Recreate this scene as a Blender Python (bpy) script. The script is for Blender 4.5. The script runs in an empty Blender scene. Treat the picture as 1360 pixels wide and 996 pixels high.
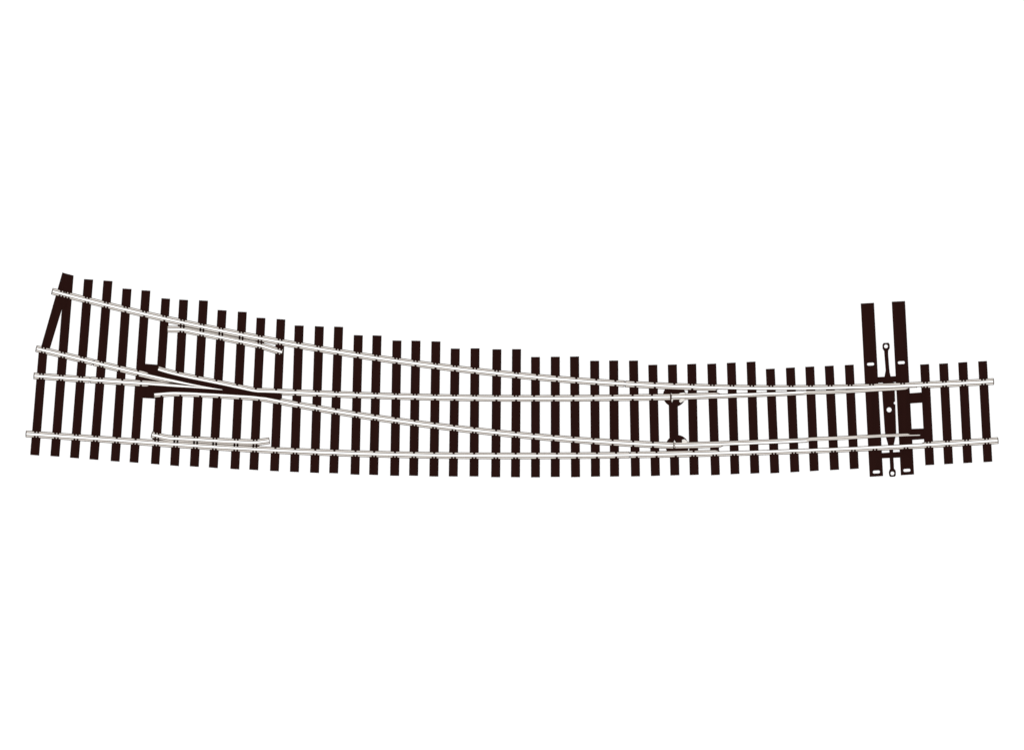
import bpy, bmesh, math
import numpy as np

# ------------------------------------------------------------------ set-up
S = 0.0002115                    # metres per plan unit (16.5 mm gauge model track seen from straight above)
CX, CY = 680.0, 498.0
scene = bpy.context.scene
col = scene.collection
world = bpy.data.worlds.new("World"); scene.world = world; world.use_nodes = True
wb = world.node_tree.nodes["Background"]
wb.inputs[0].default_value = (1, 1, 1, 1); wb.inputs[1].default_value = 0.18

def P(x, y, z=0.0):
    return ((x - CX) * S, (CY - y) * S, z * S)

# ------------------------------------------------------------------ materials
def mat(name, rgb, rough=.6, metal=0.0, spec=.3, var=.06, scale=900.0, bump=0.0, stretch=(1, 1, 1)):
    m = bpy.data.materials.new(name); m.use_nodes = True
    nt = m.node_tree; b = nt.nodes["Principled BSDF"]
    b.inputs["Roughness"].default_value = rough
    b.inputs["Metallic"].default_value = metal
    b.inputs["Specular IOR Level"].default_value = spec
    tc = nt.nodes.new("ShaderNodeTexCoord")
    mp = nt.nodes.new("ShaderNodeMapping"); mp.inputs["Scale"].default_value = stretch
    nz = nt.nodes.new("ShaderNodeTexNoise"); nz.inputs["Scale"].default_value = scale
    nz.inputs["Detail"].default_value = 4.0
    rp = nt.nodes.new("ShaderNodeValToRGB")
    rp.color_ramp.elements[0].position = .3; rp.color_ramp.elements[1].position = .7
    rp.color_ramp.elements[0].color = tuple(c * (1 - var) for c in rgb) + (1,)
    rp.color_ramp.elements[1].color = tuple(min(1, c * (1 + var)) for c in rgb) + (1,)
    nt.links.new(tc.outputs["Object"], mp.inputs[0]); nt.links.new(mp.outputs[0], nz.inputs["Vector"])
    nt.links.new(nz.outputs["Fac"], rp.inputs[0]); nt.links.new(rp.outputs[0], b.inputs["Base Color"])
    if bump:
        bp = nt.nodes.new("ShaderNodeBump"); bp.inputs["Strength"].default_value = bump
        bp.inputs["Distance"].default_value = 0.00005
        nt.links.new(nz.outputs["Fac"], bp.inputs["Height"]); nt.links.new(bp.outputs[0], b.inputs["Normal"])
    return m

M_WHITE = mat("white_paper", (.92, .92, .92), rough=1, spec=0.0, var=.004, scale=300)
M_BROWN = mat("dark_brown_plastic", (.0160, .0047, .0036), rough=.85, spec=.03, var=.10, scale=700, bump=.15, stretch=(1, .12, 1))
M_HEAD = mat("polished_nickel", (.80, .79, .775), rough=.72, metal=1.0, var=.02, stretch=(.05, 1, 1))
M_FOOT = mat("dull_nickel", (.73, .685, .635), rough=.7, spec=.05, var=.05, stretch=(.2, 1, 1))
M_EDGE = mat("dark_rail_edge", (.075, .052, .040), rough=.8, spec=.05, var=.15)  # dark brown outline strips along the head and foot edges and rail ends
M_TAB = mat("tab_metal", (.68, .65, .61), rough=.7, spec=.05, var=.05)
RAILMATS = [M_HEAD, M_FOOT, M_EDGE]

# ------------------------------------------------------------------ helpers
def link(name, bm, mats, parent=None, label=None):
    bmesh.ops.recalc_face_normals(bm, faces=bm.faces)
    me = bpy.data.meshes.new(name); bm.to_mesh(me); bm.free()
    for m in (mats if isinstance(mats, list) else [mats]):
        me.materials.append(m)
    o = bpy.data.objects.new(name, me); col.objects.link(o)
    if parent: o.parent = parent
    if label: o["label"] = label
    return o

def add_prism(bm, pts, z0, z1, inset=0.0, mi=0):
    """convex outline extruded, the top edge slightly eased"""
    n = len(pts)
    cx = sum(p[0] for p in pts) / n; cy = sum(p[1] for p in pts) / n
    def ring(z, d):
        out = []
        for i in range(n):
            a, b, c = pts[i - 1], pts[i], pts[(i + 1) % n]
            q = np.array(b, float)
            if d:
                def nrm(u, v):
                    t = np.array(v, float) - np.array(u, float); t /= np.linalg.norm(t)
                    k = np.array([-t[1], t[0]])
                    m = (np.array(u, float) + np.array(v, float)) / 2
                    return k if np.dot(k, np.array([cx, cy]) - m) > 0 else -k
                k1, k2 = nrm(a, b), nrm(b, c); s = k1 + k2
                q = q + s / max(np.dot(s, k1), .25) * d
            out.append(bm.verts.new(P(q[0], q[1], z)))
        return out
    rings = [ring(z0, 0), ring(z1 - inset, 0)] if inset else [ring(z0, 0)]
    rings.append(ring(z1, inset))
    fs = [bm.faces.new(rings[0][::-1]), bm.faces.new(rings[-1])]
    for r0, r1 in zip(rings, rings[1:]):
        for i in range(n):
            fs.append(bm.faces.new((r0[i], r0[(i + 1) % n], r1[(i + 1) % n], r1[i])))
    for f in fs: f.material_index = mi

def plate(outer, holes, z0, z1):
    """any outline with through holes"""
    bm = bmesh.new(); edges = []
    for loop in [outer] + holes:
        vs = [bm.verts.new(P(x, y, z0)) for x, y in loop]
        edges += [bm.edges.new((vs[i], vs[(i + 1) % len(vs)])) for i in range(len(vs))]
    bmesh.ops.triangle_fill(bm, use_beauty=True, use_dissolve=False, edges=edges)
    r = bmesh.ops.extrude_face_region(bm, geom=list(bm.faces))
    vs = [g for g in r["geom"] if isinstance(g, bmesh.types.BMVert)]
    bmesh.ops.translate(bm, verts=vs, vec=(0, 0, (z1 - z0) * S))
    return bm

def circle(cx, cy, r, n=40, a0=0.0, a1=2 * math.pi):
    full = abs(a1 - a0 - 2 * math.pi) < 1e-6
    return [(cx + r * math.cos(a0 + (a1 - a0) * i / (n if full else n - 1)),
             cy + r * math.sin(a0 + (a1 - a0) * i / (n if full else n - 1))) for i in range(n)]

def slot(cx, cy, w, h, tilt):
    r = h / 2; out = []
    t = math.radians(tilt)
    for s in (1, -1):
        for i in range(9):
            a = (-math.pi / 2 + math.pi * i / 8) if s == 1 else (math.pi / 2 + math.pi * i / 8)
            x = s * (w / 2 - r) + r * math.cos(a); y = r * math.sin(a)
            out.append((cx + x * math.cos(t) - y * math.sin(t), cy + x * math.sin(t) + y * math.cos(t)))
    return out

# ------------------------------------------------------------------ rail centre lines
def fit(pts, deg, x0=None, x1=None, step=5.0):
    a = np.array(pts); mx, sx = a[:, 0].mean(), a[:, 0].std()
    c = np.polyfit((a[:, 0] - mx) / sx, a[:, 1], deg)
    x0 = a[0, 0] if x0 is None else x0; x1 = a[-1, 0] if x1 is None else x1
    n = max(2, int((x1 - x0) / step) + 1)
    xs = np.linspace(x0, x1, n)
    return [(float(x), float(np.polyval(c, (x - mx) / sx))) for x in xs]

def smooth_kinks(pts, r=6.0, n=5):
    out = [pts[0]]
    for a, b, c in zip(pts, pts[1:], pts[2:]):
        a, b, c = map(np.array, (a, b, c))
        la, lc = np.linalg.norm(a - b), np.linalg.norm(c - b)
        p = b + (a - b) / la * min(r, la / 2); q = b + (c - b) / lc * min(r, lc / 2)
        for i in range(n):
            t = i / (n - 1)
            out.append(tuple((1 - t) ** 2 * p + 2 * t * (1 - t) * b + t * t * q))
    out.append(pts[-1]); return out

def y_at(path, x):
    return float(np.interp(x, [p[0] for p in path], [p[1] for p in path]))

def clip(path, x0, x1):
    x0 = max(x0, path[0][0]); x1 = min(x1, path[-1][0])
    return [(x0, y_at(path, x0))] + [p for p in path if x0 + .05 < p[0] < x1 - .05] + [(x1, y_at(path, x1))]

def frames(path):
    p = np.array(path, float)
    t = np.gradient(p, axis=0); t /= np.linalg.norm(t, axis=1)[:, None]
    return p, np.stack([t[:, 1], -t[:, 0]], 1)      # normal towards the top of the plan

def sweep(bm, path, section, mats, end0=True, end1=True, cap=.9, planed=None):
    """section(x) -> list of (offset, z), closed; mats[i] = slot of the side between point i and i+1"""
    p, nr = frames(path)
    # a thin dark band at each cut end
    def band(i0, i1):
        d = p[i1] - p[i0]; return p[i0] + d / np.linalg.norm(d) * cap
    P2 = [p[0]]; N2 = [nr[0]]; flags = []
    if end0: P2.append(band(0, 1)); N2.append(nr[0]); flags.append(True)
    for i in range(1, len(p) - 1):
        if np.linalg.norm(p[i] - P2[-1]) < .3: continue
        P2.append(p[i]); N2.append(nr[i]); flags.append(False)
    if end1:
        P2.append(band(-1, -2)); N2.append(nr[-1]); flags.append(False)
        P2.append(p[-1]); N2.append(nr[-1]); flags.append(True)
    else:
        P2.append(p[-1]); N2.append(nr[-1]); flags.append(False)
    rings = []
    for q, n in zip(P2, N2):
        rings.append([bm.verts.new(P(q[0] + n[0] * o, q[1] + n[1] * o, z)) for o, z in section(q[0])])
    k = len(rings[0])
    for r0, r1, fl, q in zip(rings, rings[1:], flags, P2):
        for i in range(k):
            f = bm.faces.new((r0[i], r0[(i + 1) % k], r1[(i + 1) % k], r1[i]))
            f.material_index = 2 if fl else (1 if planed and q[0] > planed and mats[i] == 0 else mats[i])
    for r in (rings[0], rings[-1][::-1]):
        f = bm.faces.new(r); f.material_index = 2

ZT = 9.5                                             # top of the sleepers
HW, FW = 2.18, 4.35                                   # half widths of head and foot

def const(v): return lambda x: v

def head_bm(path, hw=None, drop=0.0, **kw):
    hw = hw or const(HW)
    def sec(x):
        h = hw(x); e = min(.90, h * .46); w = min(.8, h * .8)
        t = 18.5 - drop
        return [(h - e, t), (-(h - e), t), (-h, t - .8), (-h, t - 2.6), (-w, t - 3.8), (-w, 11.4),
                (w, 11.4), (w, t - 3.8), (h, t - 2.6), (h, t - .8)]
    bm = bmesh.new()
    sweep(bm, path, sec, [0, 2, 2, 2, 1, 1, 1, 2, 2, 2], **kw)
    return bm

def foot_add(bm, path, side, x0, x1, outer=None, dz=0.0, end0=True, end1=True):
    outer = outer or const(FW)
    def sec(x):
        o = max(outer(x), 1.3)
        a = [(.2, 12.4 + dz), (o - .85, 11.6 + dz), (o, 10.95 + dz), (o, 10.3), (.2, 10.3)]
        return [(side * u, z) for u, z in a]
    sweep(bm, clip(path, x0, x1), sec, [1, 2, 2, 2, 2], end0=end0, end1=end1)

def ramp(xa, va, xb, vb):
    return lambda x: float(np.interp(x, [xa, xb], [va, vb]))

# measured centre lines, left to right
R1P = [(69.1,387.0),(116.4,398.9),(140.5,404.6),(166.1,410.8),(191.5,417),(217.8,423.2),(241.7,428.9),(268.1,434.5),(293.7,439.4),
 (321,444.5),(345.7,449.2),(372.2,454),(396.1,458.2),(422.7,462.7),(447.4,467.1),(475.5,471.6),(499.4,475.5),(525.9,479.4),(551.5,483),
 (577.9,486.5),(603.5,489.5),(630.1,492.5),(659.1,495.6),(685.5,498.2),(712.8,500.7),(739.3,503.1),(765.7,505.2),(792.2,507.3),(817,508.9),
 (844,510.7),(870,511.8),(890,512.5),(918.6,513.9),(945,514.7),(972.4,515.2),(1000,515.8),(1020,515.9),(1040,515.9),(1075.8,515.6),
 (1101.4,515.3),(1125,514.9),(1150,514.3),(1190,512.7),(1230,511.1),(1253.5,509.9),(1279.2,508.5),(1305,507.4),(1319.9,506.9)]
R4P = [(34.3,576.4),(48.6,577),(75,578.7),(101.3,580.5),(126.9,582.2),(154.8,584),(179.5,586.2),(207.5,588.7),(234,590.7),(259.6,592.3),
 (285.2,593.8),(314.2,595.4),(338.9,596.7),(366.2,598),(391.8,599),(418.4,600),(444,600.9),(472.1,601.9),(497.7,602.7),(525,603.5),
 (550.6,604),(577.1,604.5),(602.3,605),(630,605.3),(685.5,605.5),(713.7,605.4),(765.7,605.1),(793,604.7),(817.8,604.4),(846,604),
 (872.5,603.4),(897.3,602.8),(921.2,602.2),(948.5,601.5),(974.1,600.7),(1001.6,600),(1028,599.3),(1053.6,598.4),(1080.9,597.6),
 (1106.5,596.7),(1133.8,595.5),(1161.6,594.3),(1190,593),(1203.8,592.1),(1232.4,590.4),(1258,588.8),(1283.6,587.4),(1309.2,586),(1325.8,585)]
R2P = [(336.4,519),(366.2,520.4),(391.8,521.6),(421,522.5),(446.5,523.3),(473.8,524.4),(498.6,525.4),(525.9,526.5),(551.5,527.2),(577.9,527.7),
 (603.5,528.2),(630.1,528.5),(659.1,528.7),(685.5,528.9),(709.4,528.9),(735,528.9),(761.5,528.7),(787.9,528.6),(813.6,528.4),(840.1,528.1),
 (866.6,527.6),(890.6,527.1)]
R3P = [(338.1,526.1),(369.6,532.9),(396.5,537.6),(421,542.4),(445.7,546.5),(473.8,550.5),(498.6,554.3),(525,558.1),(550.6,562),(577.1,565.3),
 (602.7,568.4),(630.1,571.5),(658.3,574.6),(685.5,577.1),(709.4,579.5),(735,581.7),(761.5,583.7),(787.9,585.6),(813.6,587.3),(841,589.3),
 (866.6,590.6),(894.8,591.5)]
B1P = [(891.4,527.1),(925,526.1),(960,525),(1000,523.4),(1040,522.1),(1067,521.0),(1070.5,520.5),(1095,520.0),(1120,519.2),(1150,517.1),(1170,515.9),(1190,514.9),(1205,514.3),(1217.8,513.9)]
B2P = [(895.7,591.5),(925,590.9),(960,589.8),(1000,588.4),(1040,586.8),(1060,585.9),(1071.5,585.4),(1075,584.3),(1097,583.6),(1120,582.8),(1150,580.8),(1170,579.7),(1190,578.8),(1206,578.2),(1222.6,577.8)]
B1W = [(891,2.1),(1067,2.05),(1070.5,1.5),(1120,1.4),(1150,1.0),(1190,.95),(1218,.7)]
B2W = [(896,2.1),(1071.5,2.05),(1075,1.2),(1120,1.2),(1190,1.1),(1223,.85)]
B1F = [(891,4.2),(1040,3.9),(1067,3.6),(1120,3.5),(1150,3.8),(1190,3.8),(1203.5,3.4),(1207.5,1.3)]
B2F = [(896,4.2),(1040,4.2),(1075,3.8),(1120,3.8),(1150,3.4),(1190,3.1),(1206,2.9),(1209.6,1.2)]
def table(t): return lambda x: float(np.interp(x, [p[0] for p in t], [p[1] for p in t]))
V1P = [(47.9,463),(59.9,465.7),(84,471.4),(108.9,477.6),(133.7,483.7),(160.1,490.1),(183.9,495.6),(200,499.1),(225,504.7),(240,508.1),(264,512.6),(280,515.4),(296,517.6)]
V2P = [(44.8,499.1),(54.6,499.7),(81,501.7),(107.3,503.6),(133,505.4),(161.6,507.3),(187,509),(200,510),(225,511.6),(240,512.6),(264,514.8),(280,516.3),(296,517.8)]
W2 = smooth_kinks([(209.4,490.2),(222,494.1),(240,498.5),(264,503.6),(290,508.8),(320,515.1),(338.3,519.3),(352,519.9)])
W3 = smooth_kinks([(204.2,524.0),(229,522.0),(255,522.8),(290,524.6),(320,526.4),(337,527.4),(352,529.8)])
C1 = smooth_kinks([(222,437.2),(243,437.6),(267.3,442.7),(292,447.7),(319.3,453.4),(345.5,458.9),(375.4,468.1)])
C2 = smooth_kinks([(201.2,577.1),(223,582.0),(259.6,583.6),(290,585.6),(320,587.1),(339,587.8),(358,585.1)])
def resample(pts, step=4.0):
    out = []
    for (x0, y0), (x1, y1) in zip(pts, pts[1:]):
        k = max(1, int((x1 - x0) / step)); out += [(x0 + (x1 - x0) * i / k, y0 + (y1 - y0) * i / k) for i in range(k)]
    return out + [pts[-1]]

R1 = fit(R1P, 6); R4 = fit(R4P, 6); V1 = fit(V1P, 4); V2 = fit(V2P, 4)
R2 = fit(R2P, 4); R3 = fit(R3P, 4); B1 = resample(smooth_kinks(B1P, 3, 3)); B2 = resample(smooth_kinks(B2P, 3, 3))
R2 = [p for p in W2 if p[0] < 345] + [p for p in R2 if p[0] > 349]
R3 = [p for p in W3 if p[0] < 345] + [p for p in R3 if p[0] > 349]

# ------------------------------------------------------------------ the turnout
turnout = bpy.data.objects.new("railway_turnout", None); col.objects.link(turnout)
turnout.empty_display_size = .02
turnout["label"] = "long curved model railway turnout with dark brown sleepers and bright metal rails, on white"
turnout["category"] = "railway turnout"

# sleepers: top left, top right, bottom right, bottom left
SL = [
 ((85.9,363.0),(97.8,366.1),(78.9,606.4),(67.0,605.5)), ((111.7,370.8),(123.8,371.5),(104.9,608.6),(93.0,607.7)),
 ((137.5,372.7),(149.5,373.5),(130.7,610.7),(118.8,609.8)), ((162.8,383.3),(174.8,384),(158.8,613),(147,612.1)),
 ((188.1,385.5),(199.8,386.3),(183.8,614.6),(172.1,613.6)), ((214.5,396.2),(226,396.9),(211.7,616.7),(200.4,615.8)),
 ((238.1,397.9),(249.9,398.6),(237.7,618.9),(226,617.9)), ((264.4,398.9),(276.3,399.6),(264,619.9),(252.1,619.1)),
 ((289.1,411.7),(301,412.4),(289.3,621.6),(277.4,620.6)), ((316,414),(327.8,414.5),(317.8,623.3),(306,622.5)),
 ((340.8,422),(352.6,422.5),(343,624.3),(331.1,623.5)), ((367.4,423.7),(379,424.4),(370.4,625.7),(358.6,625.2)),
 ((391.4,432.2),(403.4,432.6),(397,626.9),(385.1,626.4)), ((418.2,433.2),(430.2,433.8),(423.7,628),(411.8,627.5)),
 ((443.8,433.8),(455.8,434.3),(449.1,628.5),(437.2,628.1)), ((469.9,445),(481.9,445.4),(477.4,630.4),(465.5,629.9)),
 ((494.8,445.4),(506.8,445.8),(502.2,630.8),(490.2,630.3)), ((521.3,452.2),(533.2,452.4),(530.1,631.8),(518.1,631.6)),
 ((546.5,452.4),(558.5,452.7),(555.3,631.8),(543.3,631.5)), ((573,453.3),(585,453.6),(582.2,632.8),(570.2,632.5)),
 ((598.7,462.9),(610.7,463),(607.9,632.7),(596,632.6)), ((625,462.6),(636.9,462.6),(635.5,632.6),(623.5,632.5)),
 ((654,463.9),(665.9,463.9),(664.3,633.7),(652.3,633.5)), ((680.1,463.7),(692,463.7),(690.6,633.7),(678.6,633.5)),
 ((705.3,474.1),(717.1,474.1),(717.1,633.8),(705.3,633.8)), ((731.5,473.8),(743.5,473.8),(743.5,633.3),(731.5,633.3)),
 ((757,473.6),(769,473.4),(770.4,633.4),(758.4,633.6)), ((783.7,479.2),(795.7,479.1),(796.9,632.7),(784.9,632.9)),
 ((809,478.9),(821,478.7),(822.3,632.6),(810.2,632.8)), ((835.3,479),(847.3,478.8),(850,632.4),(838.1,632.6)),
 ((860.9,484.7),(872.9,484.3),(876.5,631.6),(864.5,632)), ((886.9,484.3),(898.9,484),(902.3,630.9),(890.3,631.3)),
 ((912.6,483.7),(924.6,483.1),(928,630.4),(916,630.8)), ((939.2,483.4),(951.1,482.8),(956.1,630.5),(944.3,631)),
 ((965.2,482.1),(977,481.4),(982.1,629.1),(970.3,629.7)), ((991.4,480.8),(1003.3,480.1),(1008.5,628.2),(996.6,628.9)),
 ((1017,490.1),(1028.9,489.5),(1035,627.8),(1023.1,628.5)), ((1043.6,488.6),(1055.6,487.9),(1061.6,626.4),(1049.7,627.1)),
 ((1069.4,487.3),(1081.3,486.6),(1087.4,624.9),(1075.5,625.7)), ((1095.2,486.2),(1107.1,485.5),(1114.3,623.6),(1102.4,624.3)),
 ((1121.8,484.9),(1133.7,484.2),(1140.5,622.2),(1128.7,623)),
 ((1221.9,484.1),(1233.8,483.5),(1240.7,617.1),(1228.9,617.8)), ((1247.1,483.1),(1258.9,482.4),(1265.8,615.7),(1253.9,616.4)),
 ((1272.5,481.5),(1284.5,480.7),(1291.2,614.3),(1279.3,615)), ((1299,480),(1310.7,479.4),(1317.8,613),(1306.1,613.7)),
]
sleepers = []                                        # (object, top centre, bottom centre)
def mid(a, b): return ((a[0] + b[0]) / 2, (a[1] + b[1]) / 2)

bm = plate([(40.2,603.9),(52.1,604.9),(62.9,470.3),(66.7,461.9),(82.45,410.2),(86.0,364),(85.85,362.9),(82.95,362.05),(55.0,459.6),(51.4,468)],
           [], 0, ZT - .05)
bent = link("sleeper", bm, M_BROWN, turnout, "bent sleeper at the far end, its upper half slanting to meet the next sleeper")
sleepers.append((bent, (58.2, 461.5), (46.1, 604.4)))
for q in SL:
    bm = bmesh.new(); add_prism(bm, list(q), 0, ZT, .35)
    o = link("sleeper", bm, M_BROWN, turnout)
    sleepers.append((o, mid(q[0], q[1]), mid(q[2], q[3])))

# the two long wide sleepers that carry a point motor, slotted at both ends
TA = [(1143.1,403.2),(1160.7,402.3),(1172.8,632.0),(1155.0,633.1)]
TB = [(1184.3,400.8),(1201.9,399.9),(1213.9,629.9),(1196.4,631.0)]
oA = link("sleeper", plate(TA, [slot(1156.2,483.6,9.5,3.85,-3), slot(1163.9,626.6,9.6,4.0,-3)], 0, ZT), M_BROWN, turnout,
          "extra long wide sleeper with a slot near each end")
oB = link("sleeper", plate(TB, [slot(1197.0,481.6,9.5,3.85,-3), slot(1204.4,624.4,9.6,4.0,-3)], 0, ZT), M_BROWN, turnout,
          "extra long wide sleeper with a slot near each end")
sleepers.append((oA, mid(TA[0], TA[1]), mid(TA[2], TA[3]))); sleepers.append((oB, mid(TB[0], TB[1]), mid(TB[2], TB[3])))
NA, NB = len(sleepers) - 2, len(sleepers) - 1
# webs moulded between sleepers
for q, z in (([(1165.2,500.8),(1190.1,499.4),(1190.4,507.5),(1165.6,508.6)], 4.4),
          ([(1170.6,601.4),(1195.4,599.9),(1195.8,607.5),(1170.9,608.6)], 4.4),
          ([(1207.8,522.3),(1224.4,521.0),(1225.1,534.7),(1208.5,535.8)], 8.6),
          ([(1210.3,569.5),(1226.8,568.9),(1227.6,583.1),(1211.0,584.2)], 8.6)):
    bm = bmesh.new(); add_prism(bm, q, .2, z, .25); link("spacer_web", bm, M_BROWN, turnout)

# frog block between the wing rails
FB = [(181.5,483.0),(193.0,483.2),(210.2,484.4),(209.4,490),(222,494.1),(240,498.5),(264,503.6),(290,508.8),(320,515.1),(338.3,519.3),(366,521.5),(370.5,522.6),(373.6,524.2),(374.6,526.2),
      (374.3,528.6),(372.6,530.6),(369.5,531.4),(337,527.4),(320,526.4),(290,524.6),(255,522.8),(229,522),(210,525),(205,529.4),(189.5,528.5),(178.5,528.0)]
link("frog_block", plate(FB, [], .3, 10.2), M_BROWN, turnout)
# pivot plates under the blade heels
link("pivot_plate", plate(circle(895.6,525.2,15.0), [], .3, 10.1), M_BROWN, turnout)
lo = [(x, min(y, 605.5)) for x, y in circle(899.4,592.8,15.2)]
lo2 = []
for p in lo:
    if not lo2 or abs(p[0] - lo2[-1][0]) + abs(p[1] - lo2[-1][1]) > .05: lo2.append(p)
link("pivot_plate", plate(lo2, [], .3, 10.1), M_BROWN, turnout)

# tie bar that moves the blades, with an eye at each end
tb = ([(1178.2,500.5),(1180.1,503.5),(1188.2,509),(1188.3,519.4),(1188.7,533.3)] + circle(1188.6,535.2,1.75,9,-math.pi/2 ,-3*math.pi/2)[1:-1] +
      [(1189.0,537.1),(1190.2,574.4),(1189.2,580),(1187.0,590.8),(1186.0,597),(1186.3,605),(1187.0,616),(1187.3,622.2)] +
      [(1189.0,624.0),(1189.7,626.5),(1189.6,631.0),(1188.4,632.8),(1182.4,633.1),(1181.0,631.6),(1180.4,627.2),(1181.0,624.8),(1182.2,622.6)] +
      [(1181.9,616),(1181.3,605),(1181.0,597),(1179.5,590.8),(1176.9,581.6),(1175.2,574.4),(1171.5,520.1),(1172.4,509.5),(1174.6,500.6),(1176.2,492),
       (1175.1,478),(1174.2,466.2),(1172.2,463.4),(1171.9,458.2),(1173.4,455.6),(1179.9,455.2),(1181.5,457.6),(1181.5,462.6),(1179.6,465.6),(1179.5,470),(1180.7,486),
       (1181.5,494.5),(1182.9,500.4)])
# the list above runs down the right side first: start at the foot of the upper stem
tb = tb[1:]
tb = [(1182.9,500.4)] + tb[:-1] if tb[-1] == (1182.9,500.4) else tb
link("tie_bar", plate(tb, [circle(1176.6,460.0,2.55,24), circle(1180.8,544.2,3.3,28), circle(1185.1,628.5,2.55,24)], 5.0, 9.2), M_BROWN, turnout)

# ------------------------------------------------------------------ rails
def rail(name, path, feet, hw=None, drop=0.0, label=None, fdz=0.0, **kw):
    o = link(name, head_bm(path, hw, drop, **kw), RAILMATS, turnout, label)
    bm = bmesh.new()
    for f in feet:
        foot_add(bm, path, *f[:3], outer=f[3] if len(f) > 3 else None, dz=fdz)
    link("rail_foot", bm, RAILMATS, o)
    return o

def taper(x, d=7.0, right=True):
    return ramp(x - d, FW, x, 1.6) if right else ramp(x, 1.6, x + d, FW)

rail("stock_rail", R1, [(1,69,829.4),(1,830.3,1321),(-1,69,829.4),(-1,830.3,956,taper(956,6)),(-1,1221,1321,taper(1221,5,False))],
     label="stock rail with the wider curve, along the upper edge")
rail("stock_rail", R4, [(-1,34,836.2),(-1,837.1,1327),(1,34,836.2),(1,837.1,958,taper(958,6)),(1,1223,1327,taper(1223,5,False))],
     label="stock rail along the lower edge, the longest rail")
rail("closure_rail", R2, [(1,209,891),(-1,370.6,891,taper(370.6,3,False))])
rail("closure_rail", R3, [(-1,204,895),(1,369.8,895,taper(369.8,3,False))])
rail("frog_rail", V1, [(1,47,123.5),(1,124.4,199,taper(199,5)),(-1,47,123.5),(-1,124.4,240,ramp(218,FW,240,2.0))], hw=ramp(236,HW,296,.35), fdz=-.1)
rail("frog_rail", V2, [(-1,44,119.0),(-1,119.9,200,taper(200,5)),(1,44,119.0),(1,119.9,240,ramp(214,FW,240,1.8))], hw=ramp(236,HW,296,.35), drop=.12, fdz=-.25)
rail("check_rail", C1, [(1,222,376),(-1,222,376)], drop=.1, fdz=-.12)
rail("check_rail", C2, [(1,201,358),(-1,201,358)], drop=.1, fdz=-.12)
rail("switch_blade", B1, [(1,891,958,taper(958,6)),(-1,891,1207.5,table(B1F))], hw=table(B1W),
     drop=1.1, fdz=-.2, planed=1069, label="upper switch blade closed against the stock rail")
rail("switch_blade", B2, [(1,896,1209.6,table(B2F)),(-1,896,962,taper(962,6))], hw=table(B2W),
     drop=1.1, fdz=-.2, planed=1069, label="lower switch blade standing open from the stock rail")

# small sheet metal tabs of the heel joints
for tri, big in (([[(891.0,522.2),(894.4,523.9),(891.0,524.6)], [(891.2,529.4),(894.2,530.6),(892.4,534.7)]],
                  [[(902.2,531.2),(905.7,529.6),(910.9,530.9),(904.0,535.0),(902.2,533.6)], [(901.4,523.0),(903.8,521.7),(910.8,521.2),(907,524.4)]]),
                 ([[(895.7,584.2),(897.7,587.8),(894.6,587.8)]],
                  [[(905.8,583.9),(909,583.1),(914.2,586.5),(910.4,588.2),(905.8,588.1)]])):
    bm = bmesh.new()
    for q in tri + big: add_prism(bm, q, 10.1, 11.3 if q in tri else 11.9, .25)
    x0 = min(p[0] for q in tri for p in q); x1 = max(p[0] for q in big for p in q) - 3
    yc = sum(p[1] for q in big for p in q) / sum(len(q) for q in big)
    path = B1 if yc < 550 else B2
    ya, yb = y_at(path, x0 + 1), y_at(path, x1)
    add_prism(bm, [(x0 + .3, ya - 3), (x1, yb - 3), (x1, yb + 3), (x0 + .3, ya + 3)], 10.1, 10.6)
    link("heel_joint", bm, M_TAB, turnout)

# ------------------------------------------------------------------ chairs: moulded jaws that grip the rail foot on each sleeper
def cross(path, T, B):
    a = np.array(T, float); d = np.array(B, float) - a
    for p, q in zip(path, path[1:]):
        p, q = np.array(p, float), np.array(q, float); e = q - p
        den = d[0] * e[1] - d[1] * e[0]
        if abs(den) < 1e-9: continue
        w = p - a
        t = (w[0] * e[1] - w[1] * e[0]) / den; u = (w[0] * d[1] - w[1] * d[0]) / den
        if -1e-6 <= u <= 1 + 1e-6 and -.02 <= t <= 1.02: return a + d * t, e / np.linalg.norm(e)
    return None

todo = []                                            # (size, sleeper index, path, upper jaws, lower jaws)
n = len(sleepers)
def C(i, path, up, dn, off=0.0): todo.append((max(up, dn) * 10 + up + dn, i, path, up, dn, off))
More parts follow.
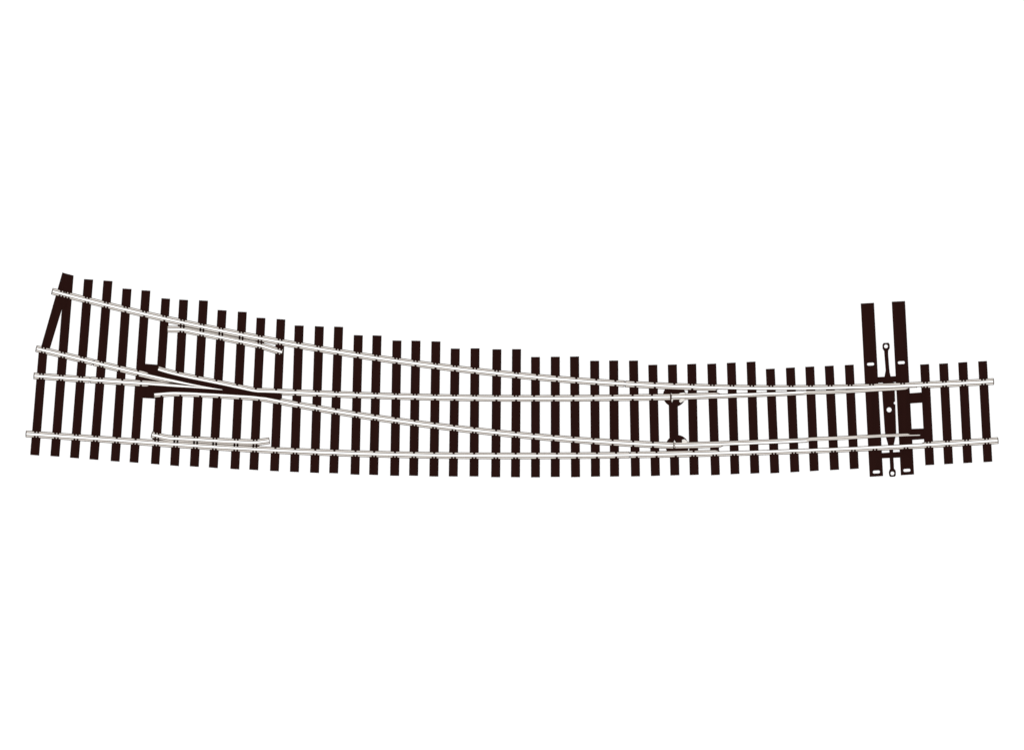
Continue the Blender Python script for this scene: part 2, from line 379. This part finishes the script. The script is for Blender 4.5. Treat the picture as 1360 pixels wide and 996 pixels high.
# index 0 bent, 1.. ordinary sleepers from left to right (S2 is 1)
for i in range(n):
    k = i + 1                                        # S number
    if i in (NA, NB):
        C(i, R1, 2, 0); C(i, R4, 0, 2); continue
    if k >= 43: C(i, R1, 2, 2); C(i, R4, 2, 2); continue
    if k >= 2:
        if k <= 4: C(i, R1, 2, 2)
        elif k <= 7: C(i, R1, 2, 1)
        elif k <= 13: C(i, R1, 2, 2)
        elif k <= 25: C(i, R1, 2, 1)
        elif k <= 32: C(i, R1, 1, 1, 2.1)
        elif k == 33: C(i, R1, 1, 0, 2.1)
        elif k == 34: C(i, R1, 2, 1)
        else: C(i, R1, 2, 0)
    if k <= 4: C(i, R4, 2, 2)
    elif k <= 6: C(i, R4, 1, 2)
    elif k <= 12: C(i, R4, 2, 2)
    elif k <= 25: C(i, R4, 1, 2)
    elif k <= 32: C(i, R4, 1, 1, 2.2)
    elif k == 33: C(i, R4, 0, 1, 1.8)
    elif k == 34: C(i, R4, 1, 2)
    else: C(i, R4, 0, 2)
    if k <= 4: C(i, V1, 2, 2); C(i, V2, 2, 2)
    elif k <= 6: C(i, V1, 1, 1, -3.0); C(i, V2, 1, 1, 2.0)
    if 8 <= k <= 13: C(i, C1, 2, 2)
    if 7 <= k <= 12: C(i, C2, 2, 2)
    if 8 <= k <= 13: C(i, R2, 1, 0, -2.4)
    if 7 <= k <= 13: C(i, R3, 0, 1, 2.6)
    if k == 14: C(i, R2, 1, 1, -2.2); C(i, R3, 1, 1, 2.7)
    elif 15 <= k <= 25: C(i, R2, 2, 1); C(i, R3, 1, 2)
    elif 26 <= k <= 32: C(i, R2, 1, 1, -1.9); C(i, R3, 1, 1, -2.3)

def chair(bm, hit, tan, sl, up, dn, off=0.0):
    nr = np.array([tan[1], -tan[0]])
    if nr[1] > 0: nr = -nr
    s = sl / np.linalg.norm(sl)
    if s[1] > 0: s = -s
    f = 1 / np.dot(s, nr)
    def at(off, al): return hit + s * off * f + tan * al
    lo_, hi_ = (-5.0 if dn else -1.5), (5.0 if up else 1.5)
    add_prism(bm, [tuple(at(lo_, -3.4)), tuple(at(hi_, -3.4)), tuple(at(hi_, 3.4)), tuple(at(lo_, 3.4))], ZT - .3, 10.28)
    for sg, cnt in ((1, up), (-1, dn)):
        for c in ({0: [], 1: [off], 2: [-2.05, 2.05]}[cnt]):
            h = 1.65 if cnt == 1 else 1.42
            q = [tuple(at(sg * 2.3, c - h * .75)), tuple(at(sg * 2.3, c + h * .75)), tuple(at(sg * 3.4, c + h)), tuple(at(sg * 5.1, c + h)),
                 tuple(at(sg * 5.1, c - h)), tuple(at(sg * 3.4, c - h))]
            add_prism(bm, q, 10.2, 13.4, .15)

todo.sort(key=lambda t: -t[0])
rest = bmesh.new(); made = 0; left = 0
for sz, i, path, up, dn, off in todo:
    o, T, B = sleepers[i]
    r = cross(path, T, B)
    if r is None: continue
    sl = np.array(T, float) - np.array(B, float)
    if made < 100:
        bm = bmesh.new(); chair(bm, r[0], r[1], sl, up, dn, off)
        link("rail_chair", bm, M_BROWN, o); made += 1
    else:
        chair(rest, r[0], r[1], sl, up, dn, off); left += 1
# the slanting half of the bent sleeper holds the outer rail too
r = cross(R1, (90.2, 363.5), (61, 461)); chair(rest, r[0], r[1], np.array([29.2, -97.5]), 2, 2)
ro = link("rail_chair", rest, M_BROWN, turnout); ro["kind"] = "stuff"
print("chairs", made, left)

# ------------------------------------------------------------------ surface, lamp, camera
bm = bmesh.new()
vs = [bm.verts.new((x, y, 0)) for x, y in ((-3, -3), (3, -3), (3, 3), (-3, 3))]
bm.faces.new(vs)
g = link("ground", bm, M_WHITE); g["kind"] = "structure"; g.location.z = -0.00001
g["label"] = "plain white surface under the turnout"; g["category"] = "surface"

la = bpy.data.lights.new("overhead_lamp", "AREA"); la.shape = "DISK"; la.size = .5; la.energy = 373.0
lo_ = bpy.data.objects.new("overhead_lamp", la); lo_.location = (0, 0, 6.0); col.objects.link(lo_)

cam = bpy.data.cameras.new("camera"); cam.type = "ORTHO"; cam.ortho_scale = 1360 * S
cam.clip_start = .01; cam.clip_end = 50
co = bpy.data.objects.new("camera", cam); co.location = (0, 0, 1.0); col.objects.link(co)
scene.camera = co
vs_ = scene.view_settings
scene.view_settings.view_transform = "Standard"; vs_.look = "None"; vs_.exposure = 0; vs_.gamma = 1
scene.render.film_transparent = False
scene.cycles.filter_width = 1.5
